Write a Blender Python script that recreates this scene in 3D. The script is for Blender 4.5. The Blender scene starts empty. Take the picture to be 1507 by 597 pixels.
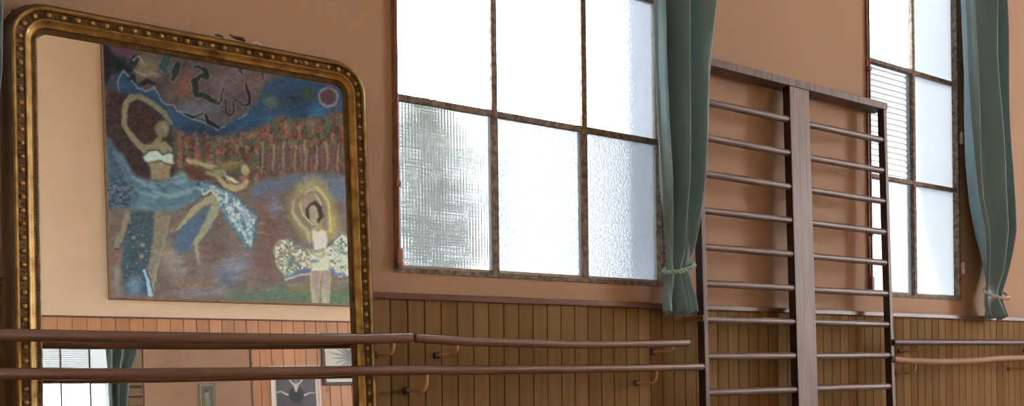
import bpy, bmesh, math, random
import numpy as np
from mathutils import Vector, Matrix
random.seed(7); rng = np.random.default_rng(7)
C = bpy.context.scene.collection
SC = bpy.context.scene
PI = math.pi

# ------------------------------------------------------------------ camera calibration
FPX = 1300.0; CX = 753.5; VPX, VPY = 2720.0, 516.0; ROLL = 0.012
CY = VPY + ROLL*(VPX-CX)
PHI = math.atan(FPX/((VPX-CX)/math.cos(ROLL)))
Fv = np.array([math.sin(PHI), math.cos(PHI), 0.0])
R0 = np.array([math.cos(PHI), -math.sin(PHI), 0.0]); U0 = np.array([0, 0, 1.0])
Rv = R0*math.cos(ROLL) - U0*math.sin(ROLL); Uv = R0*math.sin(ROLL) + U0*math.cos(ROLL)
CAM = np.array([0.0, -2.74, 1.0])
W = 6.5            # depth of the hall: rear wall at Y = -W

def ray(x, y):
    v = Fv*FPX + Rv*(x-CX) - Uv*(y-CY)
    return v/np.linalg.norm(v)
def P(x, y, o=0.0):
    """point seen at photo position x, y on the plane o metres in front of the window wall"""
    v = ray(x, y); t = (-o-CAM[1])/v[1]
    return CAM + v*t
def proj(p):
    q = np.asarray(p) - CAM
    z = q@Fv
    return CX + FPX*(q@Rv)/z, CY - FPX*(q@Uv)/z

# the leaning mirror
LEAN = math.radians(3.4); MB_O = 0.13; GLASS = 0.022
MN = np.array([0, -math.cos(LEAN), math.sin(LEAN)])
MP0 = np.array([0, -MB_O, 0.0]) + MN*GLASS
def on_mirror(x, y, h):
    """local (x, z) on the mirror's own plane h in front of its back"""
    p0 = np.array([0, -MB_O, 0.0]) + MN*h
    v = ray(x, y); t = ((p0-CAM)@MN)/(v@MN)
    q = CAM + v*t - np.array([0, -MB_O, 0.0])
    up = np.array([0, math.sin(LEAN), math.cos(LEAN)])
    return q[0], q@up
def behind(x, y, o=0.0):
    """point of the rear wall that the mirror shows at photo position x, y"""
    v = ray(x, y); t = ((MP0-CAM)@MN)/(v@MN)
    q = CAM + v*t; v2 = v - 2*(v@MN)*MN
    t2 = (-(W-o)-q[1])/v2[1]
    return q + v2*t2
def in_mirror(p):
    p = np.asarray(p); d = (p-MP0)@MN
    return proj(p - 2*d[..., None]*MN)

# ------------------------------------------------------------------ materials
def lin(c):
    c = np.asarray(c, float)/255.0
    return np.where(c <= .04045, c/12.92, ((c+.055)/1.055)**2.4)
def L4(c): return (*[float(x) for x in lin(c)], 1)
class NT:
    def __init__(s, name):
        s.m = bpy.data.materials.new(name); s.m.use_nodes = True
        s.t = s.m.node_tree; s.t.nodes.clear()
        s.out = s.n('ShaderNodeOutputMaterial')
    def n(s, kind, **kw):
        x = s.t.nodes.new(kind)
        for k, v in kw.items():
            if k.startswith('i_'):
                x.inputs[k[2:].replace('_', ' ')].default_value = v
            else: setattr(x, k, v)
        return x
    def l(s, a, b): s.t.links.new(a, b)
    def math(s, op, a, b=None, c=None):
        x = s.n('ShaderNodeMath', operation=op)
        for i, v in enumerate((a, b, c)):
            if v is None: continue
            if isinstance(v, (int, float)): x.inputs[i].default_value = v
            else: s.l(v, x.inputs[i])
        return x.outputs[0]
    def ramp(s, fac, stops):
        r = s.n('ShaderNodeValToRGB'); e = r.color_ramp.elements
        while len(e) < len(stops): e.new(.5)
        for k, (p, c) in enumerate(stops): e[k].position = p; e[k].color = c
        s.l(fac, r.inputs[0]); return r.outputs[0]
    def mix(s, fac, a, b, mode='MIX'):
        x = s.n('ShaderNodeMix', data_type='RGBA', blend_type=mode)
        if isinstance(fac, (int, float)): x.inputs[0].default_value = fac
        else: s.l(fac, x.inputs[0])
        for i, v in ((6, a), (7, b)):
            if isinstance(v, tuple): x.inputs[i].default_value = v
            else: s.l(v, x.inputs[i])
        return x.outputs[2]
    def coord(s, scale=(1, 1, 1), kind='Object', rot=(0, 0, 0)):
        tc = s.n('ShaderNodeTexCoord'); mp = s.n('ShaderNodeMapping')
        mp.inputs['Scale'].default_value = scale; mp.inputs['Rotation'].default_value = rot
        s.l(tc.outputs[kind], mp.inputs[0]); return mp.outputs[0]
    def noise(s, co, scale, detail=4, rough=.55):
        x = s.n('ShaderNodeTexNoise'); x.inputs['Scale'].default_value = scale
        x.inputs['Detail'].default_value = detail; x.inputs['Roughness'].default_value = rough
        s.l(co, x.inputs['Vector']); return x.outputs['Fac']
    def bsdf(s, col, rough=.6, metal=0.0, bump=None, bdist=.002, bstr=.5, spec=.5, sheen=0):
        b = s.n('ShaderNodeBsdfPrincipled')
        if isinstance(col, tuple): b.inputs['Base Color'].default_value = col
        else: s.l(col, b.inputs['Base Color'])
        if isinstance(rough, (int, float)): b.inputs['Roughness'].default_value = rough
        else: s.l(rough, b.inputs['Roughness'])
        b.inputs['Metallic'].default_value = metal
        b.inputs['Specular IOR Level'].default_value = spec
        if sheen: b.inputs['Sheen Weight'].default_value = sheen
        if bump is not None:
            bp = s.n('ShaderNodeBump'); bp.inputs['Strength'].default_value = bstr; bp.inputs['Distance'].default_value = bdist
            s.l(bump, bp.inputs['Height']); s.l(bp.outputs[0], b.inputs['Normal'])
        return b
    def done(s, sh): s.l(sh.outputs[0] if hasattr(sh, 'outputs') else sh, s.out.inputs[0]); return s.m

def m_noisy(name, a, b, scale=8, stretch=(1, 1, 1), rough=.6, metal=0.0, bstr=.3, bdist=.002, detail=5, lo=.3, hi=.7, spec=.5, sheen=0):
    t = NT(name); co = t.coord(stretch); f = t.noise(co, scale, detail)
    col = t.ramp(f, [(lo, L4(a)), (hi, L4(b))])
    return t.done(t.bsdf(col, rough, metal, f, bdist, bstr, spec, sheen))

def m_wallpaper(name, a, b):
    t = NT(name); tc = t.n('ShaderNodeTexCoord'); sp = t.n('ShaderNodeSeparateXYZ'); t.l(tc.outputs['Object'], sp.inputs[0])
    n1 = t.noise(t.coord(), 60, 2)
    tri = t.math('PINGPONG', sp.outputs[0], .026)
    ph = t.math('ADD', t.math('MULTIPLY', sp.outputs[2], 640), t.math('MULTIPLY', tri, 1000))
    ph = t.math('ADD', ph, t.math('MULTIPLY', n1, 3.0))
    w = t.math('MULTIPLY_ADD', t.math('SINE', ph), .5, .5)
    fine = t.noise(t.coord((1, 1, 3)), 300, 2)
    big = t.noise(t.coord(), 1.3, 4)
    col = t.ramp(big, [(.3, L4(a)), (.7, L4(b))])
    f = t.math('MULTIPLY_ADD', w, .24, .83)
    f = t.math('ADD', f, t.math('MULTIPLY_ADD', fine, .16, -.08))
    cb = t.n('ShaderNodeCombineColor')
    for i in range(3): t.l(f, cb.inputs[i])
    col = t.mix(1.0, col, cb.outputs[0], 'MULTIPLY')
    return t.done(t.bsdf(col, .75, 0, w, .0012, .35, .3))

def m_boards(name, a, b, width, grain=(28, 28, 1.5), rough=.42, origin=0.0, knots=False, axis=0, spec=.4):
    t = NT(name); tc = t.n('ShaderNodeTexCoord'); sp = t.n('ShaderNodeSeparateXYZ'); t.l(tc.outputs['Object'], sp.inputs[0])
    k = t.math('FLOOR', t.math('DIVIDE', t.math('SUBTRACT', sp.outputs[axis], origin), width))
    wn = t.n('ShaderNodeTexWhiteNoise', noise_dimensions='1D'); t.l(k, wn.inputs['W'])
    mp = t.n('ShaderNodeMapping'); mp.inputs['Scale'].default_value = grain
    ad = t.n('ShaderNodeVectorMath', operation='ADD'); t.l(tc.outputs['Object'], ad.inputs[0])
    cx = t.n('ShaderNodeCombineXYZ'); t.l(t.math('MULTIPLY', wn.outputs['Value'], 9), cx.inputs[2 if axis != 2 else 0]); t.l(cx.outputs[0], ad.inputs[1])
    t.l(ad.outputs[0], mp.inputs[0])
    g = t.noise(mp.outputs[0], 1.6, 6, .65)
    f = t.math('MULTIPLY_ADD', wn.outputs['Value'], .45, t.math('MULTIPLY', g, .75))
    col = t.ramp(f, [(.2, L4(a)), (.85, L4(b))])
    if knots:
        mp2 = t.n('ShaderNodeMapping'); mp2.inputs['Scale'].default_value = (1, 1, .55); t.l(ad.outputs[0], mp2.inputs[0])
        vo = t.n('ShaderNodeTexVoronoi'); vo.inputs['Scale'].default_value = 4.5; t.l(mp2.outputs[0], vo.inputs['Vector'])
        kf = t.ramp(vo.outputs['Distance'], [(.05, (1, 1, 1, 1)), (.14, (0, 0, 0, 1))])
        kk = t.math('MULTIPLY', kf, .75)
        col = t.mix(kk, col, L4((74, 42, 25)))
    return t.done(t.bsdf(col, rough, 0, g, .001, .25, spec))

def m_glass(name, veil, pattern, tint=1.0, blur=.0):
    """window glass: part see-through, part milky; the relief of the glass bends the view"""
    t = NT(name); tc = t.n('ShaderNodeTexCoord'); sp = t.n('ShaderNodeSeparateXYZ'); t.l(tc.outputs['Object'], sp.inputs[0])
    if pattern == 'reeded':
        a = t.math('SINE', t.math('MULTIPLY', sp.outputs[0], 2*PI/.0125)); b = t.math('SINE', t.math('MULTIPLY', sp.outputs[2], 2*PI/.011))
        h = t.math('MULTIPLY_ADD', t.math('ADD', a, t.math('MULTIPLY', b, .7)), .25, .5); amp = .16; bd = .0006
    elif pattern == 'ribbed':
        h = t.math('MULTIPLY_ADD', t.math('SINE', t.math('MULTIPLY', sp.outputs[2], 2*PI/.030)), .5, .5); amp = .45; bd = .002
    elif pattern == 'hammered':
        n = t.noise(t.coord(), 110, 2); h = t.ramp(n, [(.35, (0, 0, 0, 1)), (.65, (1, 1, 1, 1))]); amp = .13; bd = .0006
    else:
        n = t.noise(t.coord(), 6, 4); h = n; amp = .1; bd = .0002
    f = t.math('MULTIPLY_ADD', h, amp, veil - amp/2)
    f = t.math('MINIMUM', t.math('MAXIMUM', f, .02), .98)
    bp = t.n('ShaderNodeBump'); bp.inputs['Strength'].default_value = 1.0; bp.inputs['Distance'].default_value = bd
    t.l(h, bp.inputs['Height'])
    c = (.97*tint, .985*tint, .98*tint, 1)
    if blur:
        tr = t.n('ShaderNodeBsdfRefraction'); tr.inputs['Roughness'].default_value = blur; tr.inputs['IOR'].default_value = 1.35; t.l(bp.outputs[0], tr.inputs['Normal'])
        c = (c[0]**.5, c[1]**.5, c[2]**.5, 1)
    else: tr = t.n('ShaderNodeBsdfTransparent')
    tr.inputs[0].default_value = c
    tl = t.n('ShaderNodeBsdfTranslucent'); tl.inputs[0].default_value = (.93*tint, .95*tint, .96*tint, 1)
    mx = t.n('ShaderNodeMixShader'); t.l(f, mx.inputs[0]); t.l(tr.outputs[0], mx.inputs[1]); t.l(tl.outputs[0], mx.inputs[2])
    gl = t.n('ShaderNodeBsdfGlossy'); gl.inputs['Roughness'].default_value = .12; gl.inputs[0].default_value = (.9, .9, .9, 1)
    t.l(bp.outputs[0], gl.inputs['Normal']); t.l(bp.outputs[0], tl.inputs['Normal'])
    m2 = t.n('ShaderNodeMixShader'); m2.inputs[0].default_value = .04
    t.l(mx.outputs[0], m2.inputs[1]); t.l(gl.outputs[0], m2.inputs[2])
    return t.done(m2)

def m_painted(name, rough=.5, bump=.35):
    t = NT(name); at = t.n('ShaderNodeAttribute', attribute_name='paint')
    n = t.noise(t.coord((1, 1, 1)), 40, 5)
    return t.done(t.bsdf(at.outputs['Color'], rough, 0, n, .004, bump, .3))

M = {}
M['wallpaper'] = m_wallpaper('salmon_wallpaper', (169, 139, 114), (177, 147, 121))
M['cream'] = m_noisy('cream_plaster', (226, 202, 170), (233, 210, 180), 3, rough=.8, bstr=.1)
M['ceiling'] = m_noisy('ceiling_plaster', (225, 218, 205), (232, 226, 214), 3, rough=.9, bstr=.1)
M['render'] = m_noisy('exterior_render', (206, 216, 236), (218, 227, 244), 1.5, rough=.9, bstr=.1)
M['dado'] = m_boards('brown_stained_boards', (106, 84, 54), (138, 112, 76), .0655, (30, 30, 1.2), .85, spec=.05)
M['dadorail'] = m_noisy('dado_rail_brown', (84, 52, 38), (112, 74, 56), 6, (1, 8, 8), .4)
M['pine'] = m_boards('varnished_pine_boards', (150, 98, 60), (188, 134, 90), .125, (14, 14, .9), .35, knots=True)
M['floorwood'] = m_boards('floorboards', (120, 84, 55), (160, 116, 78), .11, (1.2, 24, 24), .35, axis=1)
M['skirting'] = m_noisy('skirting_brown', (80, 52, 36), (100, 68, 48), 5, (1, 8, 8), .4)
M['rust'] = m_noisy('rusted_steel', (76, 66, 56), (136, 120, 104), 45, rough=.75, bstr=.8, bdist=.003, lo=.35, hi=.65)
M['redpaint'] = m_noisy('flaking_red_brown_paint', (120, 72, 56), (152, 98, 78), 30, rough=.55, bstr=.5)
M['putty'] = m_noisy('old_putty', (128, 128, 112), (168, 166, 148), 40, rough=.85, bstr=.6)
M['whitehinge'] = m_noisy('pale_hinge_paint', (190, 165, 150), (215, 195, 182), 40, rough=.5)
M['barwood'] = m_noisy('weathered_bar_wood', (66, 46, 42), (112, 92, 84), 9, (6, 6, .6), .5, bstr=.5, bdist=.0015)
M['postwood'] = m_noisy('worn_post_wood', (92, 72, 64), (130, 112, 102), 9, (7, 7, .35), .5, bstr=.5, bdist=.0015)
M['side_shade'] = m_noisy('shaded_side_wood', (46, 31, 29), (62, 43, 40), 9, (6, 6, .5), .5, bstr=.4, bdist=.001)  # upright sides: shade put into the wood colour
M['rung'] = m_noisy('rung_wood', (84, 68, 64), (122, 104, 98), 9, (.6, 6, 6), .42, bstr=.4, bdist=.001)
M['barre'] = m_noisy('varnished_barre_wood', (84, 60, 48), (110, 82, 68), 6, (.5, 8, 8), .25, bstr=.15, bdist=.001, spec=1.0)
M['barre_dark'] = m_noisy('dark_barre_wood', (58, 38, 36), (78, 52, 48), 6, (.5, 8, 8), .5, bstr=.25, bdist=.001)
M['barre_pale'] = m_noisy('pale_barre_wood', (136, 106, 80), (160, 128, 98), 6, (.5, 8, 8), .65, bstr=.25, bdist=.001)
M['brass'] = m_noisy('painted_bracket', (178, 134, 100), (200, 156, 120), 30, rough=.45, metal=0, bstr=.2)
M['blackiron'] = m_noisy('dark_iron', (32, 27, 25), (52, 44, 40), 40, rough=.6, metal=.3)
M['beigeboard'] = m_noisy('beige_board', (138, 104, 78), (156, 122, 94), 2.5, rough=.6, bstr=.1)
M['copper'] = m_noisy('tan_iron_strap', (128, 92, 74), (150, 112, 92), 30, rough=.5, metal=.2)
M['gold'] = m_noisy('worn_gilding', (116, 86, 40), (176, 142, 80), 22, rough=.42, metal=.55, bstr=.3, lo=.3, hi=.62)
M['golddark'] = m_noisy('tarnished_gilding', (74, 56, 32), (124, 98, 58), 30, rough=.5, metal=.4, bstr=.5)
M['mdark'] = m_noisy('dark_frame_wood', (66, 47, 30), (96, 70, 45), 20, (1, 1, .3), rough=.5, bstr=.4)
M['canvas_edge'] = m_noisy('raw_batten', (112, 88, 62), (140, 112, 82), 14, rough=.7)
M['blackframe'] = m_noisy('black_frame', (18, 16, 16), (30, 27, 26), 20, rough=.4)
M['whiteframe'] = m_noisy('white_card', (222, 218, 208), (236, 232, 224), 20, rough=.6, bstr=.05)
M['greenframe'] = m_noisy('olive_frame', (90, 88, 62), (112, 108, 80), 20, rough=.5)
M['rope_green'] = m_noisy('pale_green_cord', (120, 165, 150), (165, 200, 185), 90, rough=.6, bstr=.5)
M['rope_white'] = m_noisy('off_white_cord', (178, 166, 152), (212, 204, 192), 90, rough=.7, bstr=.5)
M['curtain'] = m_noisy('teal_curtain_cloth', (98, 128, 136), (114, 144, 150), 5, (3, 3, .5), rough=.62, bstr=.25, bdist=.003, sheen=.25)
M['canvas'] = m_painted('oil_paint')
M['print'] = m_painted('photo_print', .3, .02)
M['leaf'] = m_noisy('leaf_green', (76, 96, 58), (134, 148, 96), 3, rough=.6)
M['bark'] = m_noisy('bark', (70, 58, 46), (96, 82, 66), 9, (1, 1, .3), .9)
M['ground'] = m_noisy('pale_gravel', (96, 94, 84), (118, 114, 102), 6, rough=.95)
M['roof'] = m_noisy('grey_coping', (150, 148, 145), (172, 170, 166), 8, rough=.9)
for nm, v, p, ti, bl in (('g_clear', .08, 'plain', .95, 0), ('g_plain', .85, 'plain', .30, 0), ('g_reed', .32, 'reeded', .165, .03), ('g_ham', .4, 'hammered', .115, .05), ('g_hamc', .25, 'hammered', .16, .03), ('g_rib', .5, 'ribbed', .12, .05)):
    M[nm] = m_glass('window_glass_'+p+nm[2:], v, p, ti, bl)
def m_mirror(name, c, r):
    t = NT(name); g = t.n('ShaderNodeBsdfGlossy'); g.inputs[0].default_value = (*c, 1); g.inputs['Roughness'].default_value = r
    return t.done(g)
M['mirror'] = m_mirror('silvered_glass', (.93, .92, .89), 0.0)
M['mirror2'] = m_mirror('wall_mirror_glass', (.86, .88, .87), 0.0)

# ------------------------------------------------------------------ mesh helpers
class MB:
    def __init__(s): s.bm = bmesh.new()
    def face(s, vs):
        try: return s.bm.faces.new([s.bm.verts.new(v) for v in vs])
        except ValueError: return None
    def box(s, a, b, bevel=0.0):
        x0, y0, z0 = a; x1, y1, z1 = b
        v = [s.bm.verts.new(p) for p in ((x0,y0,z0),(x1,y0,z0),(x1,y1,z0),(x0,y1,z0),(x0,y0,z1),(x1,y0,z1),(x1,y1,z1),(x0,y1,z1))]
        fs = [s.bm.faces.new([v[i] for i in q]) for q in ((0,3,2,1),(4,5,6,7),(0,1,5,4),(1,2,6,5),(2,3,7,6),(3,0,4,7))]
        if bevel:
            es = list({e for f in fs for e in f.edges})
            bmesh.ops.bevel(s.bm, geom=es, offset=bevel, segments=2, affect='EDGES', profile=.6)
        return s
    def tube(s, pts, r, n=12, cap=True):
        pts = [Vector(p) for p in pts]; N = len(pts)
        rs = r if isinstance(r, (list, tuple)) else [r]*N
        ring = []; ref = None
        for i, p in enumerate(pts):
            d = (pts[min(i+1, N-1)] - pts[max(i-1, 0)]).normalized()
            if ref is None:
                ref = Vector((0, 0, 1)) if abs(d.z) < .9 else Vector((1, 0, 0))
            a = (ref - d*ref.dot(d)).normalized(); b = d.cross(a); ref = a
            ring.append([s.bm.verts.new(p + (a*math.cos(t) + b*math.sin(t))*rs[i]) for t in [2*PI*k/n for k in range(n)]])
        for i in range(N-1):
            for k in range(n):
                s.bm.faces.new((ring[i][k], ring[i][(k+1) % n], ring[i+1][(k+1) % n], ring[i+1][k]))
        if cap:
            s.bm.faces.new(ring[0][::-1]); s.bm.faces.new(ring[-1])
        return s
    def ico(s, c, r, sub=1, sc=(1, 1, 1)):
        m = Matrix.Translation(c) @ Matrix.Diagonal((r*sc[0], r*sc[1], r*sc[2], 1))
        bmesh.ops.create_icosphere(s.bm, subdivisions=sub, radius=1, matrix=m); return s
    def build(s, name, mat, parent=None, smooth=False, loc=None):
        me = bpy.data.meshes.new(name); bmesh.ops.recalc_face_normals(s.bm, faces=s.bm.faces[:])
        if smooth:
            for f in s.bm.faces: f.smooth = True
        s.bm.to_mesh(me); s.bm.free()
        o = bpy.data.objects.new(name, me); C.objects.link(o)
        if mat: me.materials.append(mat)
        if parent: o.parent = parent
        if loc is not None: o.location = loc
        if smooth and smooth != 'all':
            try: me.set_sharp_from_angle(angle=math.radians(40))
            except Exception: pass
        return o
def empty(name, loc=(0, 0, 0), rot=(0, 0, 0)):
    o = bpy.data.objects.new(name, None); C.objects.link(o); o.location = loc; o.rotation_euler = rot
    o.empty_display_size = .1; return o
def tag(o, label=None, cat=None, group=None, kind=None):
    if label: o['label'] = label
    if cat: o['category'] = cat
    if group: o['group'] = group
    if kind: o['kind'] = kind
    return o
def interp(t, xs, ys): return float(np.interp(t, xs, ys))
def smooth_path(pts, n):
    """Catmull-Rom through pts"""
    p = [np.array(q, float) for q in pts]; p = [2*p[0]-p[1]] + p + [2*p[-1]-p[-2]]
    out = []
    for i in range(1, len(p)-2):
        for k in range(n):
            t = k/n; a, b, c, d = p[i-1], p[i], p[i+1], p[i+2]
            out.append(.5*((2*b) + (-a+c)*t + (2*a-5*b+4*c-d)*t*t + (-a+3*b-3*c+d)*t**3))
    out.append(p[-2]); return out

# ------------------------------------------------------------------ the room
X0, X1, ZC, TH = -4.0, 12.0, 5.6, .24
def wall_with_holes(name, mat, u0, u1, z0, z1, holes, place, th, outer=None):
    """place(u, z, t) -> world; t runs from 0 on the room side to th outside"""
    us = sorted({u0, u1, *[h[0] for h in holes], *[h[1] for h in holes]}); zs = sorted({z0, z1, *[h[2] for h in holes], *[h[3] for h in holes]})
    solid = {}
    for i in range(len(us)-1):
        for j in range(len(zs)-1):
            uc, zc = (us[i]+us[i+1])/2, (zs[j]+zs[j+1])/2
            solid[i, j] = not any(h[0] < uc < h[1] and h[2] < zc < h[3] for h in holes)
    b = MB()
    for (i, j), ok in solid.items():
        if not ok: continue
        a0, a1, c0, c1 = us[i], us[i+1], zs[j], zs[j+1]
        b.face([place(a0,c0,0), place(a1,c0,0), place(a1,c1,0), place(a0,c1,0)])
        b.face([place(a0,c0,th), place(a0,c1,th), place(a1,c1,th), place(a1,c0,th)])
        for (di, dj, q) in ((-1,0,(a0,c0,a0,c1)), (1,0,(a1,c0,a1,c1)), (0,-1,(a0,c0,a1,c0)), (0,1,(a0,c1,a1,c1))):
            if not solid.get((i+di, j+dj), False):
                b.face([place(q[0],q[1],0), place(q[2],q[3],0), place(q[2],q[3],th), place(q[0],q[1],th)])
    bmesh.ops.remove_doubles(b.bm, verts=b.bm.verts[:], dist=1e-5)
    o = b.build(name, mat)
    if outer:
        o.data.materials.append(outer)
        for f in o.data.polygons:
            if f.center.y > .1: f.material_index = 1
    return tag(o, kind='structure')

PW = .405                                    # pane pitch across
W1L, W1R = 1.332, 2.592; WB = 1.328; ROWS = [1.345, 1.935, 2.530, 3.125, 3.72]
W2L, W2R = 3.985, 4.835
W3L, W3R = -1.49, -.23
WX_ADDED = [(-3.7, -2.44), (6.3, 7.56), (8.8, 10.06)]  # added windows out of view, put in to brighten the rear wall
holes = [(W1L, W1R, WB, 3.735), (W2L, W2R, WB+.012, 3.735), (W3L, W3R, WB, 3.735)] + [(a, c, WB, 3.735) for a, c in WX_ADDED]
wall_with_holes('wall_front', M['wallpaper'], X0, X1, 0, ZC, holes, lambda u, z, t: (u, t, z), TH, M['render'])
wall_with_holes('wall_rear', M['cream'], X0, X1, 0, ZC, [], lambda u, z, t: (u, -W-t, z), TH)
wall_with_holes('wall_left', M['cream'], -W, 0, 0, ZC, [], lambda u, z, t: (X0-t, u, z), TH)
RH = [(-5.9, -4.1, 1.1, 4.6)]
wall_with_holes('wall_right', M['cream'], -W, 0, 0, ZC, RH, lambda u, z, t: (X1+t, u, z), TH)
b = MB(); b.box((X0, -W, -.15), (X1, 0, 0)); tag(b.build('floor', M['floorwood']), kind='structure')
b = MB(); b.box((X0, -W, ZC), (X1, 0, ZC+.15)); tag(b.build('ceiling', M['ceiling']), kind='structure')

def panelling(name, mat, s0, s1, z0, z1, pitch, y, sgn, th=.014):
    """tongue-and-groove boards with real grooves; sgn=-1 stands on the window wall, +1 on the rear wall"""
    b = MB(); g = pitch*.035; k0 = math.floor(s0/pitch); prof = [(s0, th)]
    k = k0+1
    while k*pitch < s1-1e-6:
        c = k*pitch
        if c-g > s0 and c+g < s1: prof += [(c-g, th), (c-g*.35, th*.35), (c+g*.35, th*.35), (c+g, th)]
        k += 1
    prof.append((s1, th))
    vb = [(b.bm.verts.new((s, y+sgn*t, z0)), b.bm.verts.new((s, y+sgn*t, z1))) for s, t in prof]
    for i in range(len(vb)-1): b.bm.faces.new((vb[i][0], vb[i+1][0], vb[i+1][1], vb[i][1]))
    a0, a1 = b.bm.verts.new((s0, y, z1)), b.bm.verts.new((s1, y, z1)); c0, c1 = b.bm.verts.new((s0, y, z0)), b.bm.verts.new((s1, y, z0))
    b.bm.faces.new([a0] + [v[1] for v in vb] + [a1]); b.bm.faces.new((c0, c1, a1, a0))
    b.bm.faces.new((c0, a0, vb[0][1], vb[0][0])); b.bm.faces.new((c1, vb[-1][0], vb[-1][1], a1)); b.bm.faces.new([c0] + [v[0] for v in vb] + [c1])
    return tag(b.build(name, mat), kind='structure')
panelling('trim_1', M['dado'], X0, X1, 0, 1.236, .0655, 0, -1)
b = MB(); b.box((X0, -.026, 1.234), (X1, 0, 1.258), .005); tag(b.build('trim_2', M['dadorail']), kind='structure')
b = MB(); b.box((X0, -.03, 0), (X1, 0, .11), .004); tag(b.build('baseboard_front', M['skirting']), kind='structure')

# rear wall: panelling higher, with a tall wall mirror let into it
pt = behind(62, 465.5)[2]; mt = behind(62, 512)[2]; mR = behind(208, 540)[0]; pR = behind(367, 555)[0]
panelling('trim_3', M['pine'], X0, X1, 0, pt, .125, -W, 1, .016)
b = MB(); b.box((X0, -W, pt-.004), (X1, -W+.026, pt+.012), .004); tag(b.build('trim_4', M['dadorail']), kind='structure')
b = MB(); b.box((X0, -W, 0), (X1, -W+.03, .1), .004); tag(b.build('baseboard_rear', M['skirting']), kind='structure')

# ------------------------------------------------------------------ windows
def window(name, L, Rr, z0, ncol, rows, glass, rods=(), hinges=()):
    w = empty(name, (L, 0, z0)); tag(w, kind='structure')
    def loc(b, nm, m, sm=False, par=w):
        o = b.build(nm, m, par, sm); return o
    H = 3.735 - z0; Wd = Rr-L; fr = .022
    b = MB()
    for a, c in (((0, -.004, 0), (fr, .05, H)), ((Wd-fr, -.004, 0), (Wd, .05, H)), ((fr, -.004, 0), (Wd-fr, .05, .018)), ((fr, -.004, H-.018), (Wd-fr, .05, H))): b.box(a, c, .002)
    loc(b, 'window_frame', M['rust'])
    cw = (Wd)/ncol
    for i in range(1, ncol):
        b = MB(); x = cw*i; b.box((x-.0125, .004, .018), (x+.0125, .02, H-.018), .002); b.box((x-.004, .02, .018), (x+.004, .05, H-.018))
        loc(b, 'glazing_bar', M['rust'])
    zz = [r - z0 for r in rows]
    for z in zz[1:-1]:
        for i in range(ncol):
            b = MB(); x0 = fr if i == 0 else cw*i+.0125; x1 = Wd-fr if i == ncol-1 else cw*(i+1)-.0125
            b.box((x0, .006, z-.011), (x1, .022, z+.011), .002); b.box((x0, .022, z-.004), (x1, .05, z+.004)); loc(b, 'glazing_bar', M['rust'])
    for i in range(ncol):
        for j in range(len(zz)-1):
            x0 = fr if i == 0 else cw*i+.0045; x1 = Wd-fr if i == ncol-1 else cw*(i+1)-.0045
            a = .018 if j == 0 else zz[j]+.0045; c = H-.018 if j == len(zz)-2 else zz[j+1]-.0045
            b = MB(); b.box((x0, .028, a), (x1, .032, c)); loc(b, 'glass_pane', M[glass(i, j)])
    b = MB()
    for i in range(ncol):
        x0 = fr if i == 0 else cw*i+.013; x1 = Wd-fr if i == ncol-1 else cw*(i+1)-.013
        b.box((x0, .016, .018), (x1, .027, .030), .003)
    loc(b, 'putty_line', M['putty'])
    for (x, za, zb, o) in rods:
        b = MB(); b.tube([(x, -.014, za-z0), (x, -.014, zb-z0)], .0055, 10); b.box((x-.010, -.006, za-z0+.01), (x+.003, .0, zb-z0), .001)
        for z in (za-z0+.02, (za+zb)/2-z0, za-z0+.28): b.box((x-.009, -.022, z-.012), (x+.009, -.004, z+.012), .002)
        b.box((x-.006, -.02, za-z0-.01), (x+.014, -.003, za-z0+.06), .003)
        loc(b, 'bolt_rod', M['redpaint'], True)
    for (x, z) in hinges:
        b = MB(); b.tube([(x, -.012, z-z0-.032), (x, -.012, z-z0-.002)], .008, 10); b.tube([(x, -.012, z-z0+.002), (x, -.012, z-z0+.034)], .008, 10)
        b.box((x-.012, -.006, z-z0-.03), (x, -.002, z-z0+.03), .001)
        loc(b, 'hinge', M['whitehinge'], True)
    return w
g1 = {(0, 0): 'g_reed', (1, 0): 'g_ham', (2, 0): 'g_ham', (0, 1): 'g_clear', (1, 1): 'g_clear', (2, 1): 'g_hamc', (0, 2): 'g_rib', (1, 2): 'g_rib'}
window('window_1', W1L, W1R, WB, 3, ROWS, lambda i, j: g1.get((i, j), 'g_plain'), rods=[(.012, 1.35, 3.6, 0)])
g2 = {(0, 0): 'g_ham', (1, 0): 'g_plain', (0, 1): 'g_rib', (1, 1): 'g_plain', (0, 2): 'g_clear', (1, 2): 'g_plain'}
ROWS2 = [1.36, 1.957, 2.55, 3.14, 3.72]
h1 = P(1416, 205)[2]; h2 = P(1418, 395)[2]
window('window_2', W2L, W2R, WB+.012, 2, ROWS2, lambda i, j: g2.get((i, j), 'g_clear'), rods=[(.010, 1.375, 3.6, 0)], hinges=[(W2R-W2L+.006, h1), (W2R-W2L+.006, h2)])
window('window_3', W3L, W3R, WB, 3, ROWS, lambda i, j: 'g_clear' if j else 'g_ham')
for k, (a, c) in enumerate(WX_ADDED): window('window_%d' % (5+k), a, c, WB, 3, ROWS, lambda i, j: 'g_clear')  # the added unseen windows, clear glass for more light on the rear wall
# tall windows of the end wall: open frames with clear glazing bars
for k, (a, c, z0, z1) in enumerate(RH):
    w = empty('window_%d' % (4+k), (X1, a, z0)); tag(w, kind='structure')
    b = MB(); D = c-a; H = z1-z0
    for p, q in (((.02,0,0),(.08,.05,H)), ((.02,D-.05,0),(.08,D,H)), ((.02,.05,0),(.08,D-.05,.05)), ((.02,.05,H-.05),(.08,D-.05,H))): b.box(p, q, .003)
    b.build('window_frame', M['rust'], w)
    b = MB(); b.box((.03, D/2-.012, .05), (.06, D/2+.012, H-.05), .002)
    for f in (.25, .5, .75): b.box((.031, .05, H*f-.012), (.059, D-.05, H*f+.012), .002)
    b.build('glazing_bar', M['rust'], w)

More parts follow.
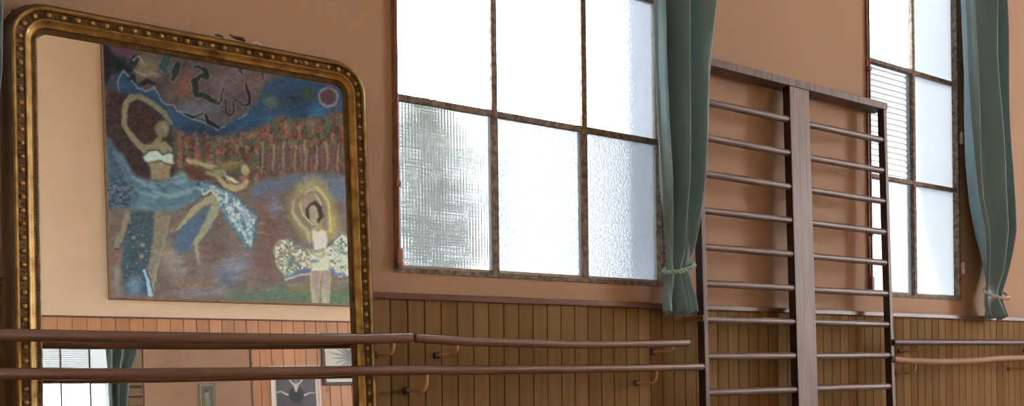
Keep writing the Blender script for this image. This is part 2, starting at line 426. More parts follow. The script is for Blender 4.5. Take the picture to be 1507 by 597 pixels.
# ------------------------------------------------------------------ gilded mirror
cx_l = on_mirror(12, 300, .0)[0]; 
iL = .5*(on_mirror(55, 140, GLASS)[0] + on_mirror(61, 420, GLASS)[0]); iR = .5*(on_mirror(505, 170, GLASS)[0] + on_mirror(513.5, 420, GLASS)[0])
iT = .5*(on_mirror(110, 59.5, GLASS)[1] + on_mirror(430, 113, GLASS)[1])
FW = .088                                     # frame width
oL, oR, oT = iL-FW, iR+FW, iT+FW
mc = (oL+oR)/2
mir = empty('leaning_mirror', (mc, -MB_O, 0), (-LEAN, 0, 0))
tag(mir, 'tall gilded mirror with rounded top corners leaning against the wall behind the barres', 'mirror')
def rrect(x0, x1, z0, z1, rt, rb, n=14):
    pts = []
    for cx_, cz_, r, a0 in ((x1-rt, z1-rt, rt, 0), (x0+rt, z1-rt, rt, 90), (x0+rb, z0+rb, rb, 180), (x1-rb, z0+rb, rb, 270)):
        for k in range(n+1):
            a = math.radians(a0 + 90*k/n); pts.append(((cx_+r*math.cos(a), cz_+r*math.sin(a)), (math.cos(a), math.sin(a))))
    return pts
path = rrect(oL-mc, oR-mc, 0.0, oT, .118, .1)
def sweep(name, prof, mat, sm=True):
    b = MB(); rings = [[b.bm.verts.new((p[0]-nn[0]*u, -h, p[1]-nn[1]*u)) for u, h in prof] for p, nn in path]
    n = len(rings)
    for i in range(n):
        a, c = rings[i], rings[(i+1) % n]
        for k in range(len(prof)-1): b.bm.faces.new((a[k], a[k+1], c[k+1], c[k]))
    return b.build(name, mat, mir, sm)
sweep('outer_moulding', [(.016, .0), (.0, .0), (.0, .012), (.006, .018), (.008, .026), (.012, .032), (.016, .046), (.022, .052), (.0245, .055)], M['mdark'])
sweep('gilded_crest', [(.0245, .055), (.026, .061), (.030, .0645), (.034, .063), (.036, .057)], M['gold'])
sweep('egg_moulding', [(.036, .057), (.038, .051), (.046, .0475), (.054, .047), (.0555, .047)], M['golddark'])
sweep('gilded_hollow', [(.0555, .047), (.057, .052), (.060, .0525), (.062, .049), (.064, .044), (.068, .0395), (.073, .038), (.0745, .039), (.0755, .035)], M['gold'])
sweep('inner_moulding', [(.0755, .035), (.0765, .031), (.083, .029), (.085, .029), (.087, .026), (.089, .020), (.089, .006)], M['golddark'])
def along(u, step):
    pts = [np.array((p[0]-nn[0]*u, p[1]-nn[1]*u)) for p, nn in path]; pts.append(pts[0])
    seg = [np.linalg.norm(pts[i+1]-pts[i]) for i in range(len(pts)-1)]; cum = np.concatenate([[0], np.cumsum(seg)])
    n = int(cum[-1]/step)
    for k in range(n):
        d = cum[-1]*k/n; i = min(int(np.searchsorted(cum, d, 'right'))-1, len(seg)-1)
        if seg[i] < 1e-9: continue
        t = (d-cum[i])/seg[i]; q = pts[i]*(1-t)+pts[i+1]*t; tg = (pts[i+1]-pts[i])/seg[i]
        yield q, tg
b = MB(); b2 = MB()
for q, tg in along(.0455, .036):
    if q[1] > oT-1.36:
        eb = MB(); eb.ico((0, 0, 0), .0072, 2, (1, .85, 1)); eb.build('egg', M['gold'], mir, 'all', (q[0], -.0525, q[1]))
    else: b.ico((q[0], -.0525, q[1]), .0072, 2, (1, .85, 1))
for q, tg in along(.0455, .018):
    a = Vector((q[0], -.050, q[1])); t3 = Vector((tg[0], 0, tg[1])); n3 = Vector((-tg[1], 0, tg[0]))
    b2.tube([a - n3*.006, a + n3*.006], [.0012, .0028], 6)
e = sweep('egg_backing', [(.037, .0515), (.0455, .049), (.0545, .0482)], M['golddark'])
tag(b.build('egg_row', M['gold'], mir, 'all'), kind='stuff'); b2.build('dart_row', M['golddark'], mir, 'all')
b = MB()
for q, tg in along(.080, .0088): b.ico((q[0], -.0315, q[1]), .0030, 1)
b.build('bead_row', M['golddark'], mir, 'all')
b = MB(); gp = rrect(iL-mc-.003, iR-mc+.003, FW-.003, iT+.003, .033, .02)
f1 = [b.bm.verts.new((p[0], -GLASS, p[1])) for p, _ in gp]; f2 = [b.bm.verts.new((p[0], -GLASS+.004, p[1])) for p, _ in gp]
b.bm.faces.new(f1[::-1]); b.bm.faces.new(f2)
for i in range(len(gp)): j = (i+1) % len(gp); b.bm.faces.new((f1[i], f1[j], f2[j], f2[i]))
b.build('mirror_glass', M['mirror'], mir)
b = MB(); b.box((oL-mc+.03, -.012, .03), (oR-mc-.03, -.002, oT-.03)); b.build('backboard', M['mdark'], mir)
# broken remains of the crest carving on the top edge
bx = on_mirror(352, 62, .03); bx0 = on_mirror(322, 55, .02); bx1 = on_mirror(378, 66, .02)
b = MB()
b.tube([(bx[0]-mc-.030, -.03, oT+.009), (bx[0]-mc-.018, -.03, oT+.004), (bx[0]-mc-.004, -.03, oT+.002), (bx[0]-mc+.010, -.03, oT+.002), (bx[0]-mc+.018, -.03, oT-.004)], [.0015, .004, .006, .0065, .004], 8)
b.tube([(bx0[0]-mc-.012, -.025, oT+.0), (bx0[0]-mc-.004, -.025, oT+.002), (bx0[0]-mc+.008, -.025, oT+.001), (bx0[0]-mc+.012, -.025, oT-.004)], [.003, .004, .003, .002], 7)
tag(b.build('crest_stump', M['mdark'], mir, True), 'broken dark stump of lost carving')
b = MB(); b.tube([(bx1[0]-mc-.012, -.02, oT-.001), (bx1[0]-mc, -.02, oT+.003), (bx1[0]-mc+.012, -.02, oT-.002)], [.003, .005, .003], 7)
tag(b.build('crest_scar', M['whitehinge'], mir, True), 'pale patch of bare plaster')

# ------------------------------------------------------------------ wall bars
sx = lambda x, y, o=.11: P(x, y, o)[0]
LB = math.radians(1.2); OB = .145             # lean and foot distance of the front faces
pL0, pL1 = 2.690, 2.715; pM0, pM1 = 3.275, 3.412; pR0, pR1 = 3.985, 4.010; TOPZ = 2.262
bars = empty('wall_bars', (pM0, -OB, 0), (-LB, 0, 0))
tag(bars, 'tall dark wooden wall bars ladder with two bays between the windows', 'wall bars')
dx = -pM0
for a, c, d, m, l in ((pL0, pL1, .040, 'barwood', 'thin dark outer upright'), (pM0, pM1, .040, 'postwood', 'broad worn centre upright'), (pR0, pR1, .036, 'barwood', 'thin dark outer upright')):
    b = MB(); b.box((a+dx, 0, 0), (c+dx, d, TOPZ), .003); up = tag(b.build('upright', M['side_shade'], bars), l); up.data.materials.append(M[m])
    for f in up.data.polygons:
        if f.normal.y < -.6: f.material_index = 1  # front keeps the wood colour, the other faces carry the painted shade
b = MB(); b.box((pL0+dx-.01, -.004, TOPZ), (pR1+dx+.004, .075, TOPZ+.034), .003); b.build('top_rail', M['barwood'], bars)
for k in range(13):
    z = 2.112 - .1537*k
    for a, c in ((pL1, pM0), (pM1, pR0)):
        b = MB(); j = random.uniform(-.003, .003); b.tube([(a+dx-.008, .019, z+j), (a+dx+.05, .019, z+j), ((a+c)/2+dx, .019, z+j*.5), (c+dx-.05, .019, z), (c+dx+.008, .019, z)], [.0155, .0155, .0165, .0155, .0155], 14)
        b.build('rung', M['rung'], bars, True)
zb = P(1028, 467, .12)[2]
b = MB(); b.box((pL0+dx-.006, -.002, zb-.013), (pL0+dx-.001, .118, zb+.013), .001); b.box((pL0+dx-.05, .114, zb-.013), (pL0+dx-.001, .119, zb+.013), .001)
br = b.build('wall_strap', M['copper'], bars)
b = MB()
for y in (.008, .028): b.tube([(pL0+dx-.009, y, zb), (pL0+dx-.004, y, zb)], .0035, 10)
b.build('screw', M['blackiron'], br, True)

# ------------------------------------------------------------------ barres
def barre_o(s): return interp(s, [-1, .2, 1.3, 2.7, 4, 8], [.2, .195, .168, .128, .125, .12])
def PB(x, y):
    o = .15
    for _ in range(6): p = P(x, y, o); o = barre_o(p[0])
    return P(x, y, o)
def barre(px, mat, label, brackets, r=.0165, ext0=None, ext1=None, gap=False):
    pts = [PB(*q) for q in px]
    if ext0 is not None: pts = [np.array((ext0, -barre_o(ext0), pts[0][2]+.005))] + pts
    if ext1 is not None: pts = pts + [np.array((ext1, -barre_o(ext1), pts[-1][2]))]
    base = Vector(pts[0]); root = empty('ballet_barre', base)
    tag(root, label, 'ballet barre', 'ballet barres along the window wall')
    sp = [Vector(p)-base for p in smooth_path(pts, 10)]
    d0 = (sp[0]-sp[1]).normalized(); d1 = (sp[-1]-sp[-2]).normalized()
    full = [sp[0]+d0*.004] + sp + [sp[-1]+d1*.004]
    b = MB(); b.tube(full, [r*.72] + [r]*len(sp) + [r*.72], 18); b.build('rail', M[mat], root, True)
    S = [p[0] for p in sp]
    for (x, y, drop) in brackets:
        if isinstance(x, tuple): s = x[0]
        else: s = PB(x, y)[0]
        z = float(np.interp(s-base.x, S, [p[2] for p in sp])); yb = float(np.interp(s-base.x, S, [p[1] for p in sp]))
        top = Vector((s-base.x, yb, z-r*.8)); ywall = -base.y - .014; rr = .035
        pts2 = [Vector((top.x, ywall, z-drop))]
        pts2.append(Vector((top.x, yb+rr+.01, z-drop)))
        for k in range(7):
            a = math.radians(90*k/6); pts2.append(Vector((top.x, yb+rr-rr*math.sin(a), z-drop+min(rr, drop-r)*(1-math.cos(a)))))
        pts2.append(top)
        b = MB(); b.tube(pts2, .0058, 10); bk = b.build('bracket', M['brass'], root, True)
        b = MB(); b.tube([Vector((top.x, ywall, z-drop)), Vector((top.x, ywall-.006, z-drop))], .012, 12)
        for k in range(4):
            a = PI/4 + PI/2*k; b.ico((top.x+.011*math.cos(a), ywall-.004, z-drop+.011*math.sin(a)), .006, 1, (1, .6, 1))
        b.build('rosette', M['blackiron'], bk, True)
    return root
barre([(0, 492.5), (140, 495), (280, 497), (420, 498.5), (545, 498.3), (605, 496.8)], 'barre', 'upper brown wooden barre crossing in front of the gilded mirror', [(579, 498, .050), ((.125,), 0, .05)], ext0=-.9)
barre([(611.5, 497.3), (660, 500.5), (720, 503.5), (860, 506.5), (940, 505.6), (1012, 504)], 'barre', 'upper brown wooden barre under the large window, ending just short of the wall bars', [(673, 501, .046), (990, 504.6, .034)], .0158)
barre([(0, 550), (140, 550), (280, 549), (545, 545), (720, 544), (860, 542.5), (1033, 539)], 'barre', 'long lower brown barre running from the left edge past the mirror to the wall bars', [(628, 544.5, .068), (966, 540.5, .062), ((.125,), 0, .06)], .0158, ext0=-.9)
barre([(1314, 503.5), (1400, 503.7), (1507, 504)], 'barre_dark', 'upper dark brown barre on the wall to the right of the wall bars', [(1352, 503.6, .043), (1535, 504, .043)], .0165, ext1=7.6)
barre([(1314, 528.6), (1345, 531), (1390, 532), (1440, 530), (1507, 526.5)], 'barre_pale', 'lower pale wooden barre on the wall to the right of the wall bars', [(1347, 531, .062), (1512, 526.5, .062)], .0165, ext1=7.6)
bpy.data.objects['ballet_barre'].name = 'ballet_barre'

# ------------------------------------------------------------------ curtains
def curtain(edges, tie_z, label, rope_mat, rope_z, folds, ztop=3.80, base_o=.095, rod=True, seed=1, skew=0.0):
    """edges: list of (z, left, right) from the hem upwards"""
    r = random.Random(seed)
    edges = sorted(edges); zs = [e[0] for e in edges]; ls = [e[1] for e in edges]; rs_ = [e[2] for e in edges]
    zb = zs[0]; NU, NV = 150, 110
    s_mid = (interp(tie_z, zs, ls)+interp(tie_z, zs, rs_))/2
    root = empty('curtain', (s_mid, -base_o, zb)); tag(root, label, 'curtain', 'teal curtains beside the windows')
    b = MB(); grid = []
    phs = [r.uniform(0, 2*PI) for _ in range(4)]
    for j in range(NV+1):
        z = zb + (ztop-zb)*(j/NV)**1.25
        l, rr = interp(z, zs, ls), interp(z, zs, rs_); w = rr-l
        d = z-tie_z
        pinch = math.exp(-(d/.10)**2)                  # 1 at the tie
        upper = min(max(d/.8, 0), 1)
        amp = .018 + .046*min(max(abs(d)/.35, 0), 1); amp *= (1-.45*pinch)
        bulge = .030*(1-.25*pinch) if d < .5 else .030*(1-min((d-.5)/.8, 1)*.7)
        row = []
        for i in range(NU+1):
            u = i/NU
            uu = u + .018*math.sin(2*PI*u*2+phs[0])*(1 if 0 < i < NU else 0) + .01*math.sin(3*z+phs[1])*math.sin(PI*u)
            ph = 2*PI*folds*(u + .05*math.sin(2*PI*u*1.5+phs[2]))
            wav = math.sin(ph + .35*math.sin(2.1*z+phs[3])*upper)
            wav = math.copysign(abs(wav)**1.0, wav)
            o = amp*wav + bulge*math.sin(PI*u) + .006*math.sin(11*u*PI+5*z)*(1-pinch)
            x = l + w*uu + w/(folds*2*PI)*.65*math.cos(ph)*(.5 if 0 < i < NU else 0)
            hem = .010*math.sin(ph)*math.exp(-(z-zb)/.08) if j < 20 else 0
            # crumple just above and below the cord
            cr = .006*math.sin(23*z + 9*u)*math.exp(-(d/.16)**2)
            row.append(b.bm.verts.new((x-s_mid, -(o+cr), z-zb+hem)))
        grid.append(row)
    for j in range(NV):
        for i in range(NU): b.bm.faces.new((grid[j][i], grid[j][i+1], grid[j+1][i+1], grid[j+1][i]))
    o = b.build('cloth', M['curtain'], root, 'all')
    md = o.modifiers.new('thickness', 'SOLIDIFY'); md.thickness = .003; md.offset = 0
    # twisted cord around the cloth
    l, rr = interp(rope_z, zs, ls), interp(rope_z, zs, rs_); hw = (rr-l)/2+.010; cxr = (l+rr)/2-s_mid
    b = MB()
    for st in (0, PI):
        pts = []
        for k in range(97):
            a = 2*PI*k/96; base = Vector((cxr+hw*math.cos(a), -.018-.042*math.sin(a), rope_z-zb + skew*math.cos(a) - (.030 if skew == 0 else .010)*math.sin(a)))
            tw = 2*PI*k/96*13 + st
            rad = Vector((math.cos(a), -math.sin(a), 0))
            pts.append(base + rad*.0052*math.cos(tw) + Vector((0, 0, .0052*math.sin(tw))))
        b.tube(pts, .0052, 8)
    b.build('tieback_cord', M[rope_mat], root, True)
    return root
def edge_px(rows, o=.095):
    out = []
    for y, xl, xr in rows:
        a, c = P(xl, y, o), P(xr, y, o); out.append(((a[2]+c[2])/2, a[0], c[0]))
    return out
e1 = edge_px([(462, 970, 1019), (440, 971, 1018), (420, 976, 1013), (398, 978, 1011), (370, 976, 1017), (340, 970, 1018), (290, 964, 1021), (200, 957, 1029), (100, 953, 1035), (2, 952, 1043)])
e1 += [(2.8, e1[-1][1]-.02, e1[-1][2]+.12), (3.85, e1[-1][1]-.05, e1[-1][2]+.2)]
curtain(e1, P(995, 398, .095)[2], 'teal curtain between the large window and the wall bars, tied with pale green cord', 'rope_green', P(995, 395, .095)[2], 2.6, seed=3, skew=.020)
e2 = edge_px([(468, 1447, 1480), (450, 1447, 1479), (432, 1448, 1475), (400, 1445, 1481), (370, 1441, 1484), (340, 1436, 1487), (300, 1428, 1488), (240, 1423, 1488), (120, 1416, 1486), (2, 1413, 1483)])
e2 += [(3.85, e2[-1][1], e2[-1][2])]
curtain(e2, P(1462, 432, .095)[2], 'teal curtain at the far right beside the smaller window, tied with off white cord', 'rope_white', P(1462, 432, .095)[2], 3.0, seed=8)
sr = [(P(5, 160, .095)[0])]
e3 = [(1.2, -.02, .09), (1.30, -.015, .085), (1.42, -.02, .09), (1.55, -.06, .13), (1.65, -.10, .150), (1.75, -.13, .160), (2.0, -.17, .164), (2.5, -.2, .166), (3.85, -.26, .19)]
curtain(e3, 1.40, 'teal curtain sliver at the left edge beside the gilded mirror', 'rope_green', 1.40, 3.0, seed=5, skew=.01, base_o=.178)
for a, c, ro, lab in ((W1L-.25, W1R+.35, .095, 'dark curtain rod above the large window'), (W2L-.2, W2R+.75, .095, 'dark curtain rod above the smaller window'), (W3L-.3, W3R+.42, .178, 'dark curtain rod above the window at the left end')):
    r_ = empty('curtain_rod', (a, 0, 3.82)); tag(r_, lab, 'curtain rod', 'curtain rods above the windows')
    b = MB(); b.tube([(0, -ro, 0), (c-a, -ro, 0)], .012, 12); b.ico((0, -ro, 0), .022, 2); b.ico((c-a, -ro, 0), .022, 2); b.build('rod', M['blackiron'], r_, True)
    for f in (.06, .94):
        b = MB(); b.tube([((c-a)*f, 0, 0), ((c-a)*f, -ro, 0)], .008, 8); b.build('bracket', M['blackiron'], r_, True)

# ------------------------------------------------------------------ painting helper
def vnoise(x, y, seed=0):
    g = np.random.default_rng(seed).random((64, 64))
    xi = np.floor(x).astype(int); yi = np.floor(y).astype(int); fx = x-xi; fy = y-yi
    fx = fx*fx*(3-2*fx); fy = fy*fy*(3-2*fy)
    a = g[yi % 64, xi % 64]; b_ = g[yi % 64, (xi+1) % 64]; c = g[(yi+1) % 64, xi % 64]; d = g[(yi+1) % 64, (xi+1) % 64]
    return (a*(1-fx)+b_*fx)*(1-fy) + (c*(1-fx)+d*fx)*fy
def fbm(x, y, s, seed, oct=3):
    t = 0; a = 1; n = 0
    for k in range(oct): t = t + a*vnoise(x/s*2**k, y/s*2**k, seed+k); n += a; a *= .55
    return t/n - .5
class Paint:
    """paints soft shapes and brush strokes over sample points"""
    def __init__(s, X, Y, base, warp=2.0, ws=9.0):
        s.rx, s.ry = X, Y
        s.X = X + warp*2*fbm(X, Y, ws, 11); s.Y = Y + warp*2*fbm(X, Y, ws, 31)
        s.c = np.tile(np.array(base, float), (X.size, 1))
    def _poly(s, pts):
        p = np.array(pts, float); n = len(p); d = np.full(s.X.shape, 1e9); ins = np.zeros(s.X.shape, bool)
        for i in range(n):
            a, b_ = p[i], p[(i+1) % n]
            d = np.minimum(d, s._seg(a, b_)[0])
            if a[1] != b_[1]:
                cr = ((a[1] > s.Y) != (b_[1] > s.Y)) & (s.X < (b_[0]-a[0])*(s.Y-a[1])/(b_[1]-a[1]) + a[0]); ins ^= cr
        return np.where(ins, d, -d)
    def _seg(s, a, b_):
        v = b_-a; L = max(v@v, 1e-9); t = np.clip(((s.X-a[0])*v[0] + (s.Y-a[1])*v[1])/L, 0, 1)
        return np.hypot(s.X-a[0]-t*v[0], s.Y-a[1]-t*v[1]), t
    def blend(s, m, col, jit=10, js=5, seed=3):
        col = np.array(col, float); n = fbm(s.rx, s.ry, js, seed)[:, None]*2*jit
        m = np.clip(m, 0, 1)[:, None]; s.c = s.c*(1-m) + (col+n)*m
    def poly(s, pts, col, soft=2.0, alpha=1.0, jit=10, js=5, seed=3):
        d = s._poly(pts); s.blend(alpha*np.clip(d/soft*.5+.5, 0, 1), col, jit, js, seed)
    def mottled(s, pts, cols, soft=2.0, js=4, alpha=1.0, seed=50, stretch=1.0):
        d = s._poly(pts); m = np.clip(d/soft*.5+.5, 0, 1)*alpha
        for k, c in enumerate(cols):
            n = fbm(s.rx, s.ry/stretch, js, seed+7*k, 3)
            s.blend(m*(np.clip((n+.02)*9, 0, 1) if k else 1), c, 8, 3, seed+k)
    def stroke(s, pts, w, col, soft=1.2, alpha=1.0, jit=8):
        d = np.full(s.X.shape, -1e9); n = len(pts); ws = w if isinstance(w, (list, tuple)) else [w]*n
        for i in range(n-1):
            e, t = s._seg(np.array(pts[i], float), np.array(pts[i+1], float))
            d = np.maximum(d, (ws[i]*(1-t)+ws[i+1]*t)/2 - e)
        s.blend(alpha*np.clip(d/soft*.5+.5, 0, 1), col, jit, 4, 9)
    def spot(s, x, y, rx, ry, col, soft=.5, alpha=1.0, jit=10):
        q = np.hypot((s.X-x)/rx, (s.Y-y)/ry); s.blend(alpha*np.clip((1-q)/soft+.0, 0, 1), col, jit, 5, 17)
def canvas_mesh(name, x0, x1, z0, z1, y, nx, nz, colour, mat, parent, off):
    """grid facing the room on the rear wall; colour(points) -> sRGB 0..255"""
    xs = np.linspace(x0, x1, nx); zs = np.linspace(z0, z1, nz)
    gx, gz = np.meshgrid(xs, zs); pts = np.stack([gx.ravel(), np.full(gx.size, y), gz.ravel()], 1)
    col = colour(pts)
    me = bpy.data.meshes.new(name); idx = np.arange(nx*nz).reshape(nz, nx)
    faces = np.stack([idx[:-1, 1:], idx[:-1, :-1], idx[1:, :-1], idx[1:, 1:]], -1).reshape(-1, 4)
    me.from_pydata((pts-np.array(off)).tolist(), [], faces.tolist())
    at = me.color_attributes.new('paint', 'FLOAT_COLOR', 'POINT')
    rgba = np.concatenate([col, np.ones((len(col), 1))], 1).astype(np.float32); at.data.foreach_set('color', rgba.ravel())
    me.materials.append(mat); o = bpy.data.objects.new(name, me); C.objects.link(o); o.parent = parent
    return o

PAINT_GAIN = np.array((1.45, 1.92, 2.1))*.76
def ballet_scene(pts):
    X, Y = in_mirror(pts)
    p = Paint(X, Y, (84, 66, 66))
    # sky
    p.poly([(140, 40), (560, 40), (560, 190), (140, 190)], (92, 76, 80), 4, jit=16, js=14)
    p.spot(275, 125, 30, 30, (122, 80, 68), .8); p.spot(330, 120, 36, 30, (112, 90, 94), .8); p.spot(375, 122, 25, 25, (112, 84, 84), .8)
    p.spot(215, 100, 26, 26, (122, 104, 80), .7); p.spot(290, 160, 40, 16, (95, 92, 106), .7); p.spot(352, 100, 30, 14, (108, 92, 92), .8)
    p.poly([(148, 55), (176, 62), (182, 82), (196, 104), (184, 116), (160, 122), (148, 120)], (38, 40, 50), 6, jit=10)
    p.poly([(160, 66), (184, 70), (200, 80), (178, 84), (166, 80)], (100, 66, 84), 3)
    p.spot(196, 92, 8, 10, (44, 52, 62), .5); p.spot(160, 150, 12, 22, (98, 62, 62), .8); p.spot(166, 118, 8, 20, (88, 66, 74), .8)
    p.poly([(172, 108), (182, 103), (196, 112), (204, 128), (214, 134), (228, 129), (238, 148), (262, 164), (290, 176), (330, 186), (362, 168), (378, 150), (392, 122), (420, 112), (516, 128), (516, 178), (480, 186), (440, 172), (392, 190), (335, 207), (290, 207), (256, 192), (226, 168), (196, 146), (180, 140), (160, 140)], (46, 76, 104), 3, jit=12, js=9)
    p.spot(432, 146, 34, 22, (42, 58, 80), .8); p.spot(300, 190, 50, 14, (44, 58, 76), .8); p.spot(398, 150, 15, 16, (84, 92, 88), .7); p.spot(400, 178, 24, 10, (52, 96, 130), .8); p.spot(470, 165, 20, 14, (56, 96, 128), .8); p.spot(170, 126, 12, 12, (60, 76, 90), .8)
    p.spot(453, 137, 15, 14, (58, 72, 56), .6)
    p.spot(480, 180, 24, 14, (92, 76, 66), .8)
    lt = (138, 142, 150)
    for q in ([(176, 140), (173, 118), (182, 104), (192, 116), (202, 130), (214, 134), (228, 129)], [(228, 127), (236, 146), (244, 154), (256, 154), (260, 163), (272, 166)], [(268, 168), (292, 178), (312, 184), (320, 192), (330, 186)], [(350, 176), (362, 168)], [(196, 104), (214, 112)]):
        p.stroke(q, 2.0, lt, 1.2, .75)
    # dark creatures with pale outlines
    def outlined(q, w, col, ow=2.6, al=.6):
        p.stroke(q, [a+ow for a in w] if isinstance(w, list) else w+ow, (140, 132, 130), 1.2, al); p.stroke(q, w, col, 1.2)
    outlined([(284, 99), (290, 97), (302, 103), (305, 112), (294, 112), (287, 120), (289, 140), (300, 140), (312, 148), (322, 152)], [2, 4, 7, 8, 5, 10, 9, 8, 9, 5], (42, 54, 50))
    outlined([(321, 152), (326, 144), (330, 130)], 2.2, (36, 34, 38)); outlined([(331, 146), (333, 165), (338, 172), (343, 166), (345, 148), (351, 148), (358, 156), (366, 154), (367, 142), (361, 124)], [1.6, 2, 2, 2, 2, 1.6, 2, 4, 4, 3], (38, 34, 38), 2.2, .45)
    outlined([(270, 167), (284, 172), (298, 168)], [2, 4, 2], (34, 40, 48)); outlined([(302, 168), (308, 180), (322, 188)], [3, 7, 6], (36, 38, 42))
    outlined([(262, 94), (258, 106), (254, 118)], [10, 11, 5], (46, 62, 64)); outlined([(246, 84), (241, 96), (243, 106)], [12, 14, 6], (56, 78, 84), 2, .4)
    outlined([(352, 98), (356, 108)], [10, 3], (44, 66, 52)); outlined([(386, 106), (388, 116)], [6, 2], (70, 52, 56))
    p.stroke([(205, 126), (216, 120), (228, 124)], [5, 8, 4], (46, 40, 44)); p.spot(200, 86, 6, 7, (46, 54, 64), .5); p.stroke([(196, 88), (204, 82), (210, 92)], 2, (170, 165, 155), 1, .7); p.stroke([(188, 118), (196, 112), (198, 120)], [4, 7, 3], (40, 44, 52)); p.stroke([(214, 110), (224, 108), (232, 112)], 4, (148, 130, 124), 2, .6)
    # moon on the right
    p.spot(483, 143, 16, 17, (150, 122, 124), .15, .8); p.spot(483, 143, 13, 14, (84, 56, 60), .3, jit=16); p.spot(486, 127, 8, 5, (112, 74, 92), .6)
    # crowd
    crowd = [(250, 188), (290, 206), (340, 200), (372, 192), (392, 184), (412, 172), (440, 180), (456, 174), (474, 178), (492, 164), (516, 176), (560, 180), (560, 262), (508, 258), (450, 253), (388, 265), (372, 280), (335, 250), (262, 256), (252, 226)]
    p.mottled(crowd, [(104, 66, 56), (142, 76, 60), (70, 62, 52), (128, 96, 78), (82, 88, 70)], 5, 7, .92, 50, 1.5)
    for k in range(60):
        x = 268+ (k*37 % 245); yy = 188 + (k*53 % 34) + (8 if x < 380 else -2)
        p.spot(x, yy, 4.5, 5.5, ((150, 78, 62), (128, 62, 54), (92, 84, 64))[k % 3], .6, .75); p.spot(x+2, yy+4, 2, 2.5, (62, 46, 44), .6, .7)
    p.poly([(384, 226), (514, 222), (514, 256), (450, 251), (390, 262)], (112, 72, 66), 5, .6)
    for k in range(24):
        x = 386 + k*5.3 + 2*math.sin(k*2.1); p.stroke([(x+2*math.sin(k), 212+4*math.sin(k*3)), (x+1.5*math.cos(k*1.7), 236), (x-1, 250)], [3.0, 2.2, 1.6], ((160, 132, 104), (74, 62, 66), (128, 86, 76))[k % 3], 1.5, .7)
    for k in range(6): p.stroke([(262+7*k, 204), (264+7*k, 232), (262+7*k, 244)], 3, ((150, 78, 62), (62, 66, 56))[k % 2], 2, .6)
    # stage floor
    fl = [(148, 300), (262, 300), (300, 300), (368, 276), (384, 265), (450, 254), (512, 258), (560, 262), (560, 470), (148, 470)]
    p.poly(fl, (113, 91, 83), 4, jit=14, js=16)
    p.poly([(370, 276), (386, 266), (450, 255), (514, 259), (514, 300), (486, 290), (440, 272), (400, 284), (372, 296)], (96, 100, 118), 6)
    p.spot(398, 330, 28, 62, (118, 74, 64), .9, .9); p.spot(404, 302, 18, 26, (112, 106, 116), .9); p.spot(390, 390, 36, 34, (116, 78, 66), .9, .8)
    p.spot(345, 392, 36, 26, (124, 118, 134), .9); p.spot(335, 410, 24, 20, (92, 92, 112), .9, .8); p.spot(300, 340, 40, 30, (100, 84, 84), .9, .7); p.spot(320, 365, 30, 26, (104, 72, 66), .9, .6)
    p.spot(260, 385, 26, 40, (136, 116, 106), .9, .8); p.spot(284, 418, 40, 14, (138, 96, 78), .9, .8); p.spot(245, 372, 18, 30, (152, 124, 102), .9, .7); p.spot(300, 430, 70, 10, (120, 112, 124), .9, .7); p.spot(270, 362, 30, 16, (84, 90, 112), .9, .7)
    p.poly([(330, 440), (348, 428), (380, 430), (410, 420), (440, 428), (470, 424), (560, 420), (560, 452), (330, 452)], (84, 98, 74), 8, .9); p.spot(440, 424, 30, 8, (122, 110, 60), .8, .7); p.spot(495, 420, 20, 18, (112, 92, 66), .8, .7)
    for k in range(90):
        a = k*2.4; x = 240+ (k*61 % 265); yy = 300+(k*83 % 130); p.stroke([(x, yy), (x+14, yy-2+4*math.sin(a))], 2.5, ((148, 136, 138), (96, 68, 60), (128, 102, 92))[k % 3], 2.5, .5)
    # dark aura of the first dancer
    p.poly([(160, 132), (186, 138), (200, 142), (250, 180), (256, 200), (258, 262), (200, 262), (184, 238), (164, 212), (152, 190)], (66, 50, 50), 5, jit=10); p.spot(218, 178, 22, 26, (74, 50, 44), .8)
    # skirt
    sk = [(154, 200), (164, 208), (170, 220), (182, 228), (190, 246), (200, 260), (226, 266), (250, 264), (266, 252), (276, 254), (286, 266), (296, 276), (302, 286), (284, 298), (256, 310), (222, 312), (188, 306), (166, 304), (152, 296)]
    p.poly(sk, (92, 116, 126), 3, jit=14, js=8); p.poly([(152, 200), (164, 208), (172, 228), (184, 246), (190, 270), (186, 300), (156, 302)], (66, 84, 100), 6, .9)
    p.mottled([(156, 268), (190, 260), (204, 286), (190, 304), (160, 304)], [(56, 68, 82), (104, 112, 118)], 6, 3.0, .8, 77)
    for q, c in (([(196, 262), (224, 276), (258, 272), (276, 262)], (136, 154, 158)), ([(200, 280), (230, 290), (264, 284), (292, 276)], (128, 150, 158)), ([(214, 300), (246, 302), (276, 294)], (70, 92, 106)), ([(232, 272), (244, 282), (232, 296)], (66, 86, 100)), ([(240, 278), (252, 272), (264, 276)], (58, 74, 88)), ([(252, 262), (268, 256), (276, 258)], (132, 148, 152)), ([(186, 258), (206, 276), (226, 284)], (70, 96, 108)), ([(262, 292), (284, 284), (296, 280)], (66, 92, 110)), ([(168, 226), (180, 248), (190, 270)], (96, 112, 122)), ([(156, 212), (160, 240), (158, 268)], (88, 104, 116)), ([(226, 282), (250, 290), (280, 284)], (148, 162, 162))):
        p.stroke(q, 3.2, c, 2.4, .7)
    # legs of the first dancer and the speckled column between them
    p.poly([(190, 310), (226, 312), (224, 340), (220, 378), (213, 398), (220, 434), (186, 434), (178, 400), (182, 350)], (66, 78, 86), 4); p.spot(198, 420, 16, 20, (108, 124, 142), .8, .9)
    for k in range(46):
        p.spot(186+(k*29 % 32), 318+(k*47 % 100), 1.6, 1.8, ((140, 128, 104), (96, 110, 116), (44, 54, 60))[k % 3], .6, .8)
    p.spot(208, 376, 5, 4, (160, 108, 84), .6); p.spot(196, 350, 4, 4, (140, 124, 96), .6); p.spot(210, 360, 5, 5, (130, 118, 96), .6)
